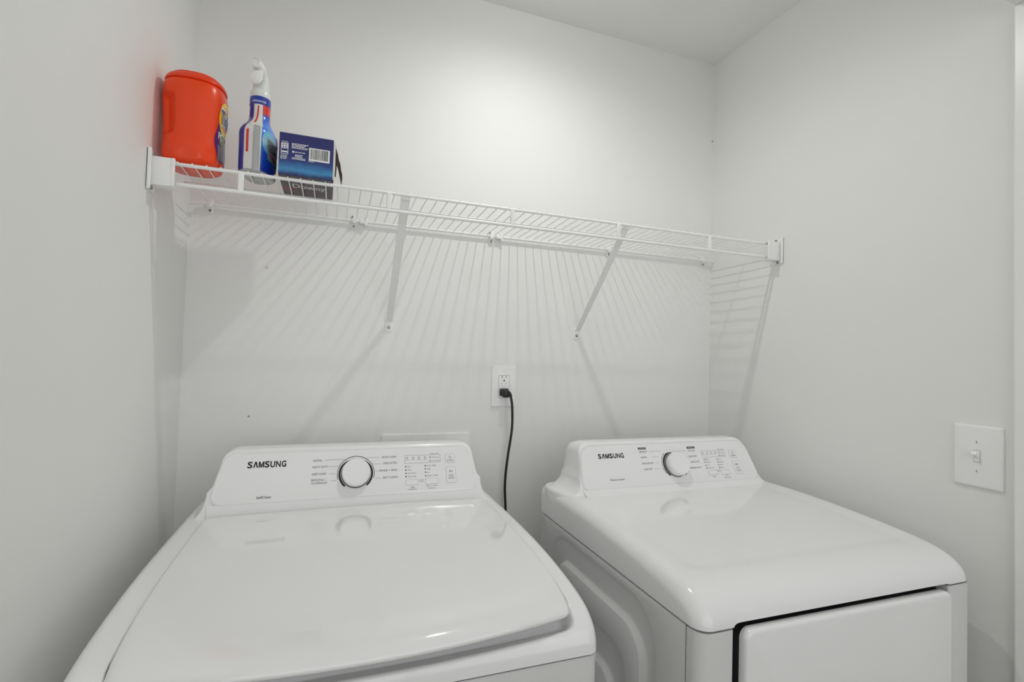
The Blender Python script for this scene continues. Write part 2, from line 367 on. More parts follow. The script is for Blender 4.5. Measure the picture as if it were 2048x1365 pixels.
# ---- the control console both machines share
def console(root, B, T, xt0, xt1, xb0, xb1, top, yback, rtop, rtl, foot, panel_in, zfoot, drop=.012, fs0=0.5, shoulder=True):
    vy = Vector((0, T[0] - B[0], T[1] - B[1])).normalized()
    pl = Plane((0, B[0], B[1]), (1, 0, 0), vy)
    def xl(v): return xb0 + (xt0 - xb0) * v / top
    out = []
    # left flare from the foot up to the end of the console, then the rounded top corner
    vf = (zfoot - B[1]) / vy.z
    left = [(xb0 - foot, vf - drop), (xb0 - foot, vf - 0.008), (xb0 - foot + .0012, vf - .003), (xb0 - foot + .004, vf + .0005), (xb0 - foot + .008, vf + .0022)]
    for k in range(1, 10):
        a = math.radians(90 * k / 9); fx, fv = foot - 0.008, 0.034 - vf - .0022
        left.append((xb0 - foot + 0.008 + fx * math.sin(a), vf + .0022 + fv * (1 - math.cos(a))))
    if not shoulder:
        left = [(xb0 - foot, vf - drop), (xb0 - foot + .0002, vf - .003)] + [(xb0 - foot + foot * math.sin(math.radians(9 * k)), vf - .003 + (.036 - vf) * (1 - math.cos(math.radians(9 * k)))) for k in range(1, 11)]
    left += [(xl(v), v) for v in (0.045, 0.06, 0.075)]
    c = (xl(top - rtop) + rtop, top - rtop)
    for k in range(9):
        a = math.radians(180 - 90 * k / 8); left.append((c[0] + rtop * math.cos(a), c[1] + rtop * math.sin(a)))
    xc = (xb0 + xb1) / 2
    right = [((xb0 + xb1) - u + ((xt0 + xt1) - (xb0 + xb1)) * max(0, v) / top, v) for u, v in left[::-1]]
    loop0 = left + right
    def ring(dy, d, dz=0.0, fs=fs0):
        R = []; n = len(loop0)
        def ease(u, v):
            bl = xl(max(v, 0)); br = (xb0 + xb1) - bl + ((xt0 + xt1) - (xb0 + xb1)) * max(0, v) / top
            return (bl + (u - bl) * fs, v) if u < bl else (br + (u - br) * fs, v) if u > br else (u, v)
        loop = [ease(*q) for q in loop0]
        for i, (u, v) in enumerate(loop):
            a, p, q = Vector(loop[i - 1]), Vector((u, v)), Vector(loop[(i + 1) % n])
            if i == 0: a = Vector((u, v - 1))
            if i == n - 1: q = Vector((u, v - 1))
            t = (q - p).normalized() + (p - a).normalized(); t.normalize()
            w = pl.P(u + t.y * d, v - t.x * d); R.append((w[0], w[1] + dy, w[2] + dz * (v / top)))
        return R
    rings = [ring(0.0, 0.006), ring(0.0005, 0.003), ring(0.002, 0.001), ring(0.005, 0.0)]
    last = ring(0, 0)
    def to_back(t, d, dz):
        R = ring(0, d, dz, fs0 + (1 - fs0) * min(1, t * 1.6)); return [(x, y + (yback - y) * t, z) for x, y, z in R]
    rings += [to_back(0.15, 0, 0.0), to_back(0.35, 0, 0.0), to_back(0.55, 0, 0.0), to_back(0.7, 0.001, -0.002), to_back(0.92, 0.002, -0.005), to_back(1.0, 0.006, -0.009)]
    V, F = loft(rings)
    # ledge that eases from the foot of the face down to the machine top
    led = []
    n = 12
    for k in range(7):
        a = math.radians(90 * k / 6)
        yy = B[0] - 0.014 * math.sin(a) - 0.0; zz = B[1] + 0.006 - (B[1] + 0.006 - zfoot + 0.001) * (math.sin(a) if k < 6 else 1.0) ** 0.8
        e = .004 + .010 * (1 - math.cos(a))
        row = [(xb0 + e + (xb1 - xb0 - 2 * e) * j / n, yy + (0.001 if k == 0 else 0), zz) for j in range(n + 1)]
        led.append([(xb0 + e - .003, B[0] + .012, zz - .001)] + row + [(xb1 - e + .003, B[0] + .012, zz - .001)])
    obj('console', join((V, F), loft(led, False, False, closed=False)), M['plastic'], root, smooth=35)
    # face panel: a rounded sheet, its rim bevelled
    i0, i1 = panel_in
    a = rrect(xb0 + i0, xb1 - i0, 0.004, top - 0.006, (rtl, rtl, rtop, rtop), 8)
    def sh(P, k=1.0):
        return [(u + (xl(v) - xb0) * (1 if u < xc else 0) + ((xt1 - xb1) * v / top) * (0 if u < xc else 1), v) for u, v in P]
    b = rrect(xb0 + i0 + i1, xb1 - i0 - i1, 0.004 + min(i1, .006), top - 0.006 - min(i1, .005), (max(rtl - i1 * .4, .006),) * 2 + (max(rtop - i1 * .5, .006),) * 2, 8)
    rings = [[pl.P(u, v, 0.0) for u, v in sh(a)], [pl.P(u, v, 0.0022) for u, v in sh([(x, y) for x, y in a])], [pl.P(u, v, 0.0030) for u, v in sh(rrect(xb0 + i0 + .002, xb1 - i0 - .002, .006, top - .008, (rtl - .002, rtl - .002, rtop - .002, rtop - .002), 8))], [pl.P(u, v, 0.0012) for u, v in sh(b)]]
    obj('control_panel', loft(rings), M['panel'], root, smooth=25)
    pl2 = Plane(pl.P(0, 0, 0.0012), pl.u, pl.v)
    return pl2
def dial(root, pl, c, r, h=0.02):
    d = obj('dial', lathe(pl.P(*c), pl.n, [(r * .98, 0), (r, 0.001), (r, h - .005), (r * .975, h - .0018), (r * .93, h - .0003), (r * .88, h - 0.0009), (r * .5, h - .0006), (0, h - .0005)], 56), M['plastic'], root, smooth=35)
    obj('dial_ring', lathe(pl.P(*c), pl.n, [(r * 1.0, 0.0002), (r * 1.035, 0.0002), (r * 1.035, 0.0016), (r * 1.0, 0.002)], 56), M['ink'], d, label='thin black ring around the foot of the dial')
def brand(root, pl, u, v, w, h):
    L = join(put_text('S', 0, 0, 1, bold=.006), ([], []))
    parts = []; xs = 0.0
    # seven heavy capitals, the A without its crossbar
    adv = w / 7.0
    for k, ch in enumerate('SAMSUNG'):
        lw = adv * (0.86 if ch != 'M' else 0.98); x0 = u + adv * k + (adv - lw) / 2 - adv * .04
        if ch == 'M':
            t = lw * .24; m = x0 + lw / 2
            parts.append(([(x0, v), (x0 + t, v), (x0 + t, v + h * .62), (m - t * .45, v), (m + t * .45, v), (x0 + lw - t, v + h * .62), (x0 + lw - t, v), (x0 + lw, v), (x0 + lw, v + h), (x0 + lw - t * 1.05, v + h), (m, v + h * .38), (x0 + t * 1.05, v + h), (x0, v + h)], [(0, 1, 2, 11, 12), (2, 3, 10, 11), (3, 4, 10), (4, 5, 9, 10), (5, 6, 7, 8, 9)])); continue
        if ch == 'A':
            t = lw * 0.27
            parts.append(([(x0, v), (x0 + t, v), (x0 + lw / 2, v + h * .68), (x0 + lw - t, v), (x0 + lw, v), (x0 + lw / 2 + t * .62, v + h), (x0 + lw / 2 - t * .62, v + h)], [(0, 1, 2, 6), (2, 3, 4, 5), (2, 5, 6)]))
        else: parts.append(put_text(ch, x0, v, h, width=lw, bold=0.028))
    obj('brand_lettering', pl.map(join(*parts)), M['ink'], root, smooth=0)

# ---------------------------------------------------------------- washing machine
wm = thing('washing_machine', 'white top-loading washing machine with its lid closed, standing by the left wall', 'washing machine', (0.416, -0.44, 0.0))
XL, XR = 0.075, 0.753
prof_w = smooth_profile([(-0.105, 0.990), (-0.20, 0.992), (-0.45, 0.992), (-0.56, 0.988), (-0.64, 0.981), (-0.705, 0.972), (-0.748, 0.961), (-0.774, 0.942), (-0.784, 0.922), (-0.785, 0.904)], 0.003)
LX0, LX1, LB = 0.1185, 0.7185, -0.279
P_, N_, s_ = prof_w
def s_at(fn): return next(s for s, p in zip(s_, P_) if fn(p))
sb = s_at(lambda p: p.x <= LB)
_se = {}
def s_end(x):
    if x not in _se:
        zend = 0.9265 + 0.012 * ((x - 0.4175) / 0.299) ** 2
        k = next(i for i, q in enumerate(P_) if q.y <= zend and q.x < -.6)
        f = (P_[k - 1].y - zend) / max(1e-9, P_[k - 1].y - P_[k].y)
        _se[x] = s_[k - 1] + (s_[k] - s_[k - 1]) * f
    return _se[x]
def pocket(x, s, p):
    se = s_end(x)
    # distance inside a rounded rectangle in (x, s)
    cx, cs = (LX0 + LX1) / 2, (sb + se) / 2; hx, hs = (LX1 - LX0) / 2, (se - sb) / 2; r = 0.020
    qx, qs = abs(x - cx) - hx + r, abs(s - cs) - hs + r
    d = -(math.hypot(max(qx, 0), max(qs, 0)) + min(max(qx, qs), 0) - r)
    front = sstep(se - 0.09, se - 0.02, s)
    return (0.020 + 0.006 * front) * sstep(-0.0002, 0.0028 + 0.009 * front, d)
mids = [LX0 + d for d in (-.012, -.004, -.001, 0, .0012, .0025, .004, .007, .011, .016, .022, .03)] + [LX1 - d for d in (-.012, -.004, -.001, 0, .0012, .0025, .004, .007, .011, .016, .022, .03)]
mids += [LX0 + .03 + (LX1 - LX0 - .06) * k / 60 for k in range(1, 60)]
obj('top_frame', loaf(edge_cols(XL, XR, 0.019, mids), prof_w, 0.904, pocket), M['enamel'], wm, smooth=100)
# lid: crowned sheet with a bowed, rolled front lip
prof_l = smooth_profile([(-0.2805, 0.9965), (-0.30, 0.9985), (-0.45, 0.9985), (-0.56, 0.9945), (-0.64, 0.989), (-0.70, 0.981), (-0.738, 0.972), (-0.755, 0.965), (-0.763, 0.957), (-0.761, 0.951), (-0.750, 0.949), (-0.735, 0.951)], 0.004)
lx0, lx1 = LX0 + 0.0034, LX1 - 0.0034
def lid_warp(x, s, y, z):
    t = (x - (lx0 + lx1) / 2) / ((lx1 - lx0) / 2)
    e = min(x - lx0, lx1 - x); rc = 0.016
    f = sstep(-0.50, -0.76, y) if y > -0.76 else 1.0
    f = sstep(0.50, 0.752, -y)
    y2 = y - 0.036 * (1 - t * t) * f
    if e < rc: y2 += f * f * (rc - math.sqrt(max(0, rc * rc - (rc - e) ** 2)))
    return y2, z + 0.0035 * (1 - t * t) * (1 - 0.6 * f)
lc = [(lx0, 0.018), (lx0, 0.003), (lx0 + .0006, .0012), (lx0 + .002, .0003), (lx0 + .004, 0.0)]
lcols = lc + [(lx0 + d, 0) for d in (.007, .011, .016, .025)] + [(lx0 + .025 + (lx1 - lx0 - .05) * k / 48, 0) for k in range(1, 48)] + [(lx1 - d, 0) for d in (.025, .016, .011, .007)] + [(lx0 + lx1 - x, d) for x, d in lc[::-1]]
obj('lid', loaf(lcols, prof_l, 0.0, warp=lid_warp, skirt=False), M['lidglass'], wm, smooth=50)
obj('cabinet', prism(XL, XR, -0.785, -0.105, 0.025, 0.9015, 0.022, .0015), M['steel'], wm)
for x in (XL + .06, XR - .06):
    for y in (-0.72, -0.17):
        obj('leveling_foot', lathe((x, y, 0), (0, 0, 1), [(.022, 0), (.022, .012), (.010, .014), (.010, .03)], 16), M['rubber'], wm)
pw = console(wm, (-0.262, 1.010), (-0.205, 1.124), 0.142, 0.696, 0.116, 0.714, 0.124, -0.115, 0.030, 0.028, 0.028, (0.003, 0.017), 0.991, .012, 1.0, False)
dial(wm, pw, (0.4165, 0.0575), 0.0318)
brand(wm, pw, 0.188, 0.0815, 0.0795, 0.0135)
blk, gry, pale = [], [], []
cu, cv = 0.4165, 0.0575
blk += [arc2((cu, cv), 0.0405, 0.0417, -16, 196), arc2((cu, cv), 0.0342, 0.0384, -49, 90, f=lambda t: 1 if t < .55 else max(.06, 1 - (t - .55) / .4)), arc2((cu, cv), 0.0342, 0.0384, 229, 90, f=lambda t: 1 if t < .55 else max(.06, 1 - (t - .55) / .4))]
for s, u, v in (('NORMAL', .322, .0895), ('HEAVY DUTY', .3214, .0745), ('DEEP WASH', .3211, .0588), ('BEDDING /', .3205, .0452), ('WATERPROOF', .3205, .0378)): gry.append(put_text(s, u, v, .0048, width=len(s) * .00335, bold=.004))
for s, u, v in (('QUICK WASH', .5090, .0915), ('DELICATES', .5097, .0767), ('RINSE + SPIN', .5105, .0594), ('SELF CLEAN', .5112, .0428)): gry.append(put_text(s, u, v, .0048, 'R', width=len(s) * .0034, bold=.004))
for a, b in (((.3486, .0921), (.388, .0925)), ((.388, .0925), (.394, .0885)), ((.356, .0767), (.379, .0767)), ((.3584, .0604), (.372, .0600)), ((.3623, .0442), (.374, .044)), ((.4395, .0900), (.4415, .0932)), ((.4415, .0932), (.4687, .0941)), ((.4514, .078), (.4744, .0781)), ((.4594, .061), (.468, .0615)), ((.459, .0447), (.474, .045))):
    pale.append(line2(a, b, .0008))
blk.append(put_text('SelfClean', .2124, .0142, .0050, width=.0285, bold=.006))
pale.append(rrect_ring(.529, .6165, .0757, .0955, .0005, .0008)); gry.append(put_text('Time Left', .613, .0965, .0028, 'R', width=.021))
for u in (.535, .5495, .564, .5788): blk.append(quad2(u - .0018, u + .0018, .0886, .0902))
for s, u in (('Soak', .535), ('Wash', .5495), ('Rinse', .564), ('Spin', .5788)): gry.append(put_text(s, u, .0835, .0026, 'C', width=.0085))
for v, s in ((.0889, 'Child Lock'), (.0803, 'Lid Lock')): blk.append(quad2(.5900, .5920, v - .0016, v + .0016)); gry.append(put_text(s, .595, v - .0014, .0028, width=.0185))
for v, s in ((.0683, 'Hot'), (.0600, 'Warm'), (.0520, 'Eco Warm'), (.0443, 'Tap Cold')): blk.append(disc2((.5312, v), .0016, 8)); gry.append(put_text(s, .5355, v - .0015, .0030, width=len(s) * .0024, bold=.004))
for v, s in ((.0685, 'Extra High'), (.0606, 'High'), (.0526, 'Low'), (.0442, 'Rinse + Soak')): blk.append(disc2((.5780, v), .0016, 8)); gry.append(put_text(s, .5822, v - .0015, .0030, width=len(s) * .0022, bold=.004))
gry += [put_text('Hold', .5685, .0335, .0026, 'C', width=.009), put_text('3 sec', .5685, .0298, .0026, 'C', width=.009), put_text('Temp.', .5455, .0175, .0033, 'C', width=.011, bold=.004), put_text('Temperature', .5455, .0128, .0028, 'C', width=.021), put_text('Spin + Level', .5922, .0185, .0030, 'C', width=.026), put_text('Select', .5922, .0130, .0028, 'C', width=.017)]
obj('black_print', pw.map(join(*blk)), M['ink'], wm, smooth=0); obj('grey_print', pw.map(join(*gry)), M['grey_ink'], wm, smooth=0); obj('pale_print', pw.map(join(*pale)), M['pale_ink'], wm, smooth=0)
def button(root, pl, name, u0, u1, v0, v1, r, sym=None, outline='pale_ink'):
    b = obj(name, pl.solid(rrect(u0, u1, v0, v1, r, 4), 0, .0009, .0004), M['panel'], root, smooth=35)
    obj('outline', pl.map(rrect_ring(u0 - .0006, u1 + .0006, v0 - .0006, v1 + .0006, r + .0005, .0009), .0003), M[outline], b, smooth=0)
    if sym: obj('symbol', pl.map(join(*sym), .0012), M['grey_ink'], b, smooth=0)
def power_sym(u, v, k=1.0): return [arc2((u, v), .0030 * k, .0037 * k, -240, 60, 20), quad2(u - .0005 * k, u + .0005 * k, v + .0008, v + .0042 * k)]
def play_sym(u, v): return [([(u - .004, v - .003), (u - .0002, v), (u - .004, v + .003)], [(0, 1, 2)]), quad2(u + .0006, u + .0014, v - .003, v + .003), quad2(u + .0026, u + .0034, v - .003, v + .003)]
button(wm, pw, 'power_button', .6295, .6525, .0735, .0945, .004, power_sym(.641, .0865) + [put_text('POWER', .641, .0768, .0036, 'C', width=.0165, bold=.004)])
button(wm, pw, 'start_button', .6290, .6525, .0245, .0625, .003, play_sym(.641, .0518) + [put_text('START', .641, .0405, .0036, 'C', width=.0125, bold=.004), put_text('PAUSE', .641, .0335, .0036, 'C', width=.0135, bold=.004), line2((.634, .0390), (.648, .0390), .0005)])
button(wm, pw, 'temperature_button', .5305, .5600, .0243, .0367, .003)
button(wm, pw, 'spin_button', .5770, .6075, .0245, .0372, .003)

# ---------------------------------------------------------------- dryer
dr = thing('clothes_dryer', 'white front-loading clothes dryer with ribbed side panel, by the right wall', 'dryer', (1.2325, -0.52, 0.0))
DL, DR = 0.900, 1.565
DF = -0.828
prof_d = smooth_profile([(-0.212, 1.006), (-0.40, 1.008), (-0.52, 1.005), (-0.63, 0.998), (-0.72, 0.990), (-0.775, 0.981), (-0.806, 0.968), (-0.822, 0.952), (-0.828, 0.938), (-0.828, 0.930)], 0.006)
GX0, GX1 = 0.966, 1.492           # door opening
def notch(x):
    e = min(x - GX0, GX1 - x); r = 0.012
    if e <= 0: return 0.930
    top = 0.9365 - 0.004 * (x - GX0) / (GX1 - GX0)
    return top if e > r else top - (r - math.sqrt(r * r - (r - e) ** 2)) * ((top - .930) / r)
Pd, Nd, sd = prof_d
def dish(x, s, p):
    cx, hx = (DL + DR) / 2, 0.295; s0, s1 = 0.10, 0.545
    qx, qs = abs(x - cx) - hx + .05, abs(s - (s0 + s1) / 2) - (s1 - s0) / 2 + .05
    d = -(math.hypot(max(qx, 0), max(qs, 0)) + min(max(qx, qs), 0) - .05)
    return 0.0022 * sstep(-.004, 0.030, d)
dm = [DL + .04 + (DR - DL - .08) * k / 30 for k in range(31)] + [GX0 + d for d in (0.0, .0006, .002, .004, .008, .012)] + [GX1 - d for d in (0.0, .0006, .002, .004, .008, .012)]
obj('top_cover', loaf(edge_cols(DL, DR, 0.027, dm, 9), prof_d, 0.930, dish, notch), M['enamel'], dr, smooth=50)
obj('cabinet', prism(DL + .022, DR, -0.800, -0.215, 0.03, 0.9275, 0.004, .001), M['steel'], dr)
# stamped side panel: two concentric rounded grooves
def side_panel(x, y0, y1, z0, z1):
    def R(ya, yb, za, zb, r, d): return [(x + d, y, z) for y, z in rrect(ya, yb, za, zb, r, 10)]
    LV = (0.0, 0.004, -0.008, -0.004, -0.016)
    rings = [R(y0 + .002, y1 - .002, z0, z1, .001, 0.004), R(y0 + .001, y1 - .001, z0 + .001, z1 - .0008, .001, 0.0008), R(y0 + .003, y1 - .002, z0 + .002, z1 - .003, .001, 0)]
    A = [(-.722, -.278, .10, .9125, .085), (-.694, -.318, .13, .8650, .068), (-.645, -.370, .18, .7985, .062), (-.608, -.410, .22, .7410, .050)]
    for k, (ya, yb, za, zb, r) in enumerate(A):
        di, do = LV[k], LV[k + 1]; w = 0.011 if k % 2 == 0 else 0.013
        rings.append(R(ya - .001, yb + .001, za - .001, zb + .001, r, di))
        rings.append(R(ya + w * .2, yb - w * .2, za + w * .2, zb - w * .2, r - w * .2, di + (do - di) * .12))
        rings.append(R(ya + w * .8, yb - w * .8, za + w * .8, zb - w * .8, r - w * .8, di + (do - di) * .88))
        rings.append(R(ya + w, yb - w, za + w, zb - w, r - w, do))
    return loft(rings, cap0=False)
obj('side_panel', side_panel(DL, -0.795, -0.214, 0.03, 0.9270), M['steel'], dr, smooth=30)
def strip(pts, z0, z1): return loft([[(x, y, z0) for x, y in pts], [(x, y, z1) for x, y in pts]])
def corner(cx, cy, r, a0, a1, n=8): return [(cx + r * math.cos(math.radians(a0 + (a1 - a0) * k / n)), cy + r * math.sin(math.radians(a0 + (a1 - a0) * k / n))) for k in range(n + 1)]
rv = 0.022
fl = [(DL, -0.797)] + corner(DL + rv, DF + rv, rv, 180, 270) + corner(GX0 - .005, DF + .005, .005, 270, 360, 4) + [(GX0, -0.797)]
fr = [(DR + DL - x, y) for x, y in fl]; xs = [DR - (x - DL) for x, y in fl]
fr = [(GX1, -0.797)] + corner(GX1 + .005, DF + .005, .005, 180, 270, 4) + corner(DR - rv, DF + rv, rv, 270, 360) + [(DR, -0.797)]
obj('front_panel', join(strip(fl, .03, .9270), strip(fr, .03, .9270), bbox(GX0 - .002, GX1 + .002, DF, -0.797, .03, .26, .002)), M['steel'], dr, smooth=35)
obj('door_recess', box(GX0 - .001, GX1 + .001, -0.806, -0.7975, .26, .934), M['dark'], dr, smooth=0)  # white recess floor coloured near-black, painting in the shade of the door gap
dplane = Plane((0, -0.832, 0), (1, 0, 0), (0, 0, 1))
dloop = rrect(GX0 + .012, GX1 - .012, .272, .9285, .016, 6)
dloop = [(u, v - (.004 * (u - GX0) / (GX1 - GX0) if v > .6 else 0)) for u, v in dloop]
door = obj('door', dplane.solid(dloop, -.006, .010, .006), M['enamel'], dr, smooth=40)
obj('door_liner', dplane.solid(rrect(GX0 + .0125, GX1 - .0125, .274, .923, .015, 6), -.027, -.006), M['dark'], door, smooth=40, label='dark inner side of the dryer door')
for x in (DL + .06, DR - .06):
    for y in (-0.75, -0.28):
        obj('leveling_foot', lathe((x, y, 0), (0, 0, 1), [(.022, 0), (.022, .012), (.010, .014), (.010, .035)], 16), M['rubber'], dr)
pd = console(dr, (-0.355, 1.014), (-0.297, 1.125), 0.962, 1.498, 0.946, 1.516, 0.1265, -0.222, 0.032, 0.022, 0.0480, (0.002, 0.004), 1.005, .034, .62)
dial(dr, pd, (1.2405, 0.0560), 0.0318, .024)
brand(dr, pd, 1.010, 0.0823, 0.078, 0.0122)
blk, gry, pale = [], [], []; cu, cv = 1.2405, 0.0560
blk += [arc2((cu, cv), 0.0415, 0.0425, 128, 212), arc2((cu, cv), 0.0342, 0.0386, -49, 90, f=lambda t: 1 if t < .55 else max(.06, 1 - (t - .55) / .4)), arc2((cu, cv), 0.0342, 0.0386, 229, 90, f=lambda t: 1 if t < .75 else max(.06, 1 - (t - .75) / .25))]
blk += [arc2((cu, cv), 0.0415, 0.0425, -30, 52)]
for u0, u1, v0 in ((1.1355, 1.1600, .1018), (1.2935, 1.3205, .0985)): blk.append(quad2(u0, u1, v0, v0 + .0056))
for s, u, v in (('BEDDING', 1.1372, .0932), ('NORMAL', 1.1375, .0782), ('REGULAR DRY', 1.1374, .0620), ('DAMP DRY', 1.1389, .0460)): gry.append(put_text(s, u, v, .0046, width=len(s) * .0033, bold=.004))
for s, u, v in (('TIME DRY', 1.3200, .0900), ('QUICK DRY', 1.3210, .0745), ('AIR FLUFF', 1.3225, .0592), ('WRINKLE AWAY', 1.3230, .0428)): gry.append(put_text(s, u, v, .0046, 'R', width=len(s) * .0032, bold=.004))
for a, b in (((1.168, .0955), (1.205, .0957)), ((1.172, .0805), (1.193, .0806)), ((1.179, .0640), (1.189, .0640)), ((1.172, .0482), (1.190, .0482)), ((1.246, .0895), (1.249, .0935)), ((1.249, .0935), (1.290, .0925)), ((1.276, .0767), (1.289, .0766)), ((1.281, .0613), (1.291, .0612)), ((1.271, .0452), (1.276, .0452))):
    pale.append(line2(a, b, .0008))
blk.append(put_text('Moisture Sensor', 1.0307, .0245, .0045, width=.043, bold=.004))
pale.append(rrect_ring(1.337, 1.4203, .0718, .0905, .0005, .0008)); gry.append(put_text('Time Left', 1.417, .0915, .0028, 'R', width=.020))
for u in (1.3435, 1.3575, 1.3713, 1.3852): blk.append(quad2(u - .0018, u + .0018, .0842, .0858))
for s, u in (('Dry', 1.3435), ('Cool', 1.3575), ('Wrinkle', 1.3713), ('End', 1.3852)): gry.append(put_text(s, u, .0790, .0026, 'C', width=.0088))
for v, s in ((.0840, 'Lock'), (.0760, 'Filter')): blk.append(quad2(1.3958, 1.3976, v - .0016, v + .0016)); gry.append(put_text(s, 1.400, v - .0014, .0028, width=.017))
for v, s in ((.0660, 'High'), (.0583, 'Medium'), (.0500, 'Low'), (.0423, 'Extra Low')): blk.append(disc2((1.3405, v), .0016, 8)); gry.append(put_text(s, 1.3448, v - .0015, .0029, width=len(s) * .0024, bold=.004))
for v, s in ((.0650, 'More'), (.0572, 'Normal'), (.0493, 'Less'), (.0416, 'Damp')): blk.append(disc2((1.3850, v), .0016, 8)); gry.append(put_text(s, 1.3893, v - .0015, .0029, width=len(s) * .0024, bold=.004))
gry += [put_text('Hold', 1.3785, .0335, .0028, 'C', width=.010), put_text('3 sec', 1.3785, .0298, .0028, 'C', width=.010), put_text('Temp', 1.357, .0165, .0032, 'C', width=.012), put_text('Time', 1.402, .0172, .0030, 'C', width=.010, bold=.004), put_text('Dry Level', 1.402, .0118, .0030, 'C', width=.023, bold=.004)]
obj('black_print', pd.map(join(*blk)), M['ink'], dr, smooth=0); obj('grey_print', pd.map(join(*gry)), M['grey_ink'], dr, smooth=0); obj('pale_print', pd.map(join(*pale)), M['pale_ink'], dr, smooth=0)
obj('white_print', pd.map(join(put_text('SENSOR', 1.1478, .1032, .0030, 'C', width=.019), put_text('MANUAL', 1.307, .0999, .0030, 'C', width=.021)), .0007), M['white_ink'], dr, smooth=0)
button(dr, pd, 'power_button', 1.434, 1.4590, .0670, .0880, .004, power_sym(1.4455, .0808) + [put_text('POWER', 1.4465, .0712, .0036, 'C', width=.0165, bold=.004)])
button(dr, pd, 'start_button', 1.4355, 1.4610, .0210, .0580, .003, play_sym(1.447, .0475) + [put_text('START', 1.4475, .0362, .0036, 'C', width=.013, bold=.004), put_text('PAUSE', 1.4475, .0290, .0036, 'C', width=.0145, bold=.004)])
button(dr, pd, 'temperature_button', 1.342, 1.3725, .0228, .0350, .003)
button(dr, pd, 'time_button', 1.386, 1.417, .0220, .0342, .003)

# ================================================================ WIRE SHELF
ZT, ZL, ZB, SY = 1.7139, 1.6728, 1.7100, -0.287
sh = thing('wire_shelf', 'white coated wire shelf with slanted support straps, on the wall above the washer and dryer', 'shelf', (0.82, -0.01, 1.70))
obj('front_rail', tube([(0.012, SY, ZT), (W - 0.012, SY, ZT)], .0037, 12), M['wire'], sh)
obj('lower_rail', tube([(0.012, SY - .001, ZL), (W - 0.012, SY - .001, ZL)], .0040, 12), M['wire'], sh)
obj('middle_rail', tube([(0.03, -0.172, 1.7122), (W - 0.03, -0.172, 1.7122)], .0019, 10), M['wire'], sh)
obj('back_rail', tube([(0.03, -0.0095, ZB), (W - 0.03, -0.0095, ZB)], .0036, 12), M['wire'], sh)
ZW = ZT + .0037 + .0012
pts = [(0, SY - .0025, ZW - .0008), (0, SY, ZW), (0, -0.178, ZW - .0028), (0, -0.014, ZW - .0034), (0, -.0065, ZW - .0042)]
x0 = 0.3769 - 13 * 0.0254
proto = obj('deck_wire', tube([(x0, y, z) for _, y, z in pts], .0014, 7), M['wire'], sh)
for k in range(1, 62):
    x = x0 + .0254 * k
    if x > W - 0.03: break
    o = proto.copy(); COL.objects.link(o); o.parent = sh; o.location.x = .0254 * k
for x in (0.161, 0.464, 0.766, 1.073, 1.380):
    obj('lip_post', bbox(x - .0055, x + .0055, SY - .0045, SY + .0015, ZL - .001, ZT + .001, .0015, 1), M['wire'], sh)
def end_bracket(side):
    X = (lambda x: x) if side < 0 else (lambda x: W - x)
    pl = Plane((X(0), 0, 0), (0, 1, 0), (0, 0, 1))
    def bx(xa, xb, *r, **k):
        v, f = bbox(min(X(xa), X(xb)), max(X(xa), X(xb)), *r, **k); return v, f
    w = .0445 if side < 0 else .050
    parts = [bx(0.0, .0045, -.312, -.262, 1.6535, 1.7335, b=.0016)]
    parts.append(bx(0.0, .009, -.312, -.3075, 1.6535, 1.7335, b=.0012))
    parts.append(bx(.002, w, -.3045, -.2995, 1.6645, 1.7195, b=.002))          # front of the rail socket
    parts.append(bx(.002, w, -.3045, -.272, 1.7165, 1.7195, b=.0012)); parts.append(bx(.002, w, -.3045, -.272, 1.6630, 1.6665, b=.0015))
    parts.append(bx(w - .004, w + .002, -.3055, -.2990, 1.6640, 1.7200, b=.002))
    b = obj('end_bracket', join(*parts), M['plate'], sh, smooth=35)
    for z in (1.7265, 1.6580):
        obj('screw', head_screw((X(.0045), -.287 if z > 1.7 else -.294, z), (1 if side < 0 else -1, 0, 0), .004, .0035), M['screw'], b)
end_bracket(-1); end_bracket(1)
def strap(x):
    a, b = Vector((x, -.277, 1.7090)), Vector((x, -.006, 1.4330)); d = (b - a).normalized(); n = Vector((0, d.z, -d.y))
    rows = []
    for t in [k / 14 for k in range(15)]:
        p = a + (b - a) * t; hw = .0108 - .0022 * t
        rows.append([tuple(p + Vector((sx * hw, 0, 0)) + n * hh) for sx, hh in ((-1, .0025), (-.85, -.0015), (0, -.0022), (.85, -.0015), (1, .0025), (.8, .0008), (0, .0002), (-.8, .0008))])
    s = obj('support_strap', join(loft(rows), bbox(x - .0105, x + .0105, SY + .003, SY + .012, 1.7045, 1.7130, .0015, 1)), M['wire'], sh, smooth=35)
    fp = Plane((x, 0, 0), (1, 0, 0), (0, 0, 1))
    obj('strap_foot', fp.solid(rrect(-.0105, .0105, 1.4055, 1.444, (.007, .007, .003, .003), 5), 0, .003, .001), M['wire'], s)
    obj('screw', head_screw((x, -.003, 1.4175), (0, -1, 0), .0042, .003), M['screw'], s)
    q = a + (b - a) * .045
    obj('bolt', lathe(q - n * .0012, -n, [(.0032, 0), (.0032, .0012), (.002, .0018), (0, .0018)], 14), M['white_ink'], s)
strap(0.5020); strap(1.1000)
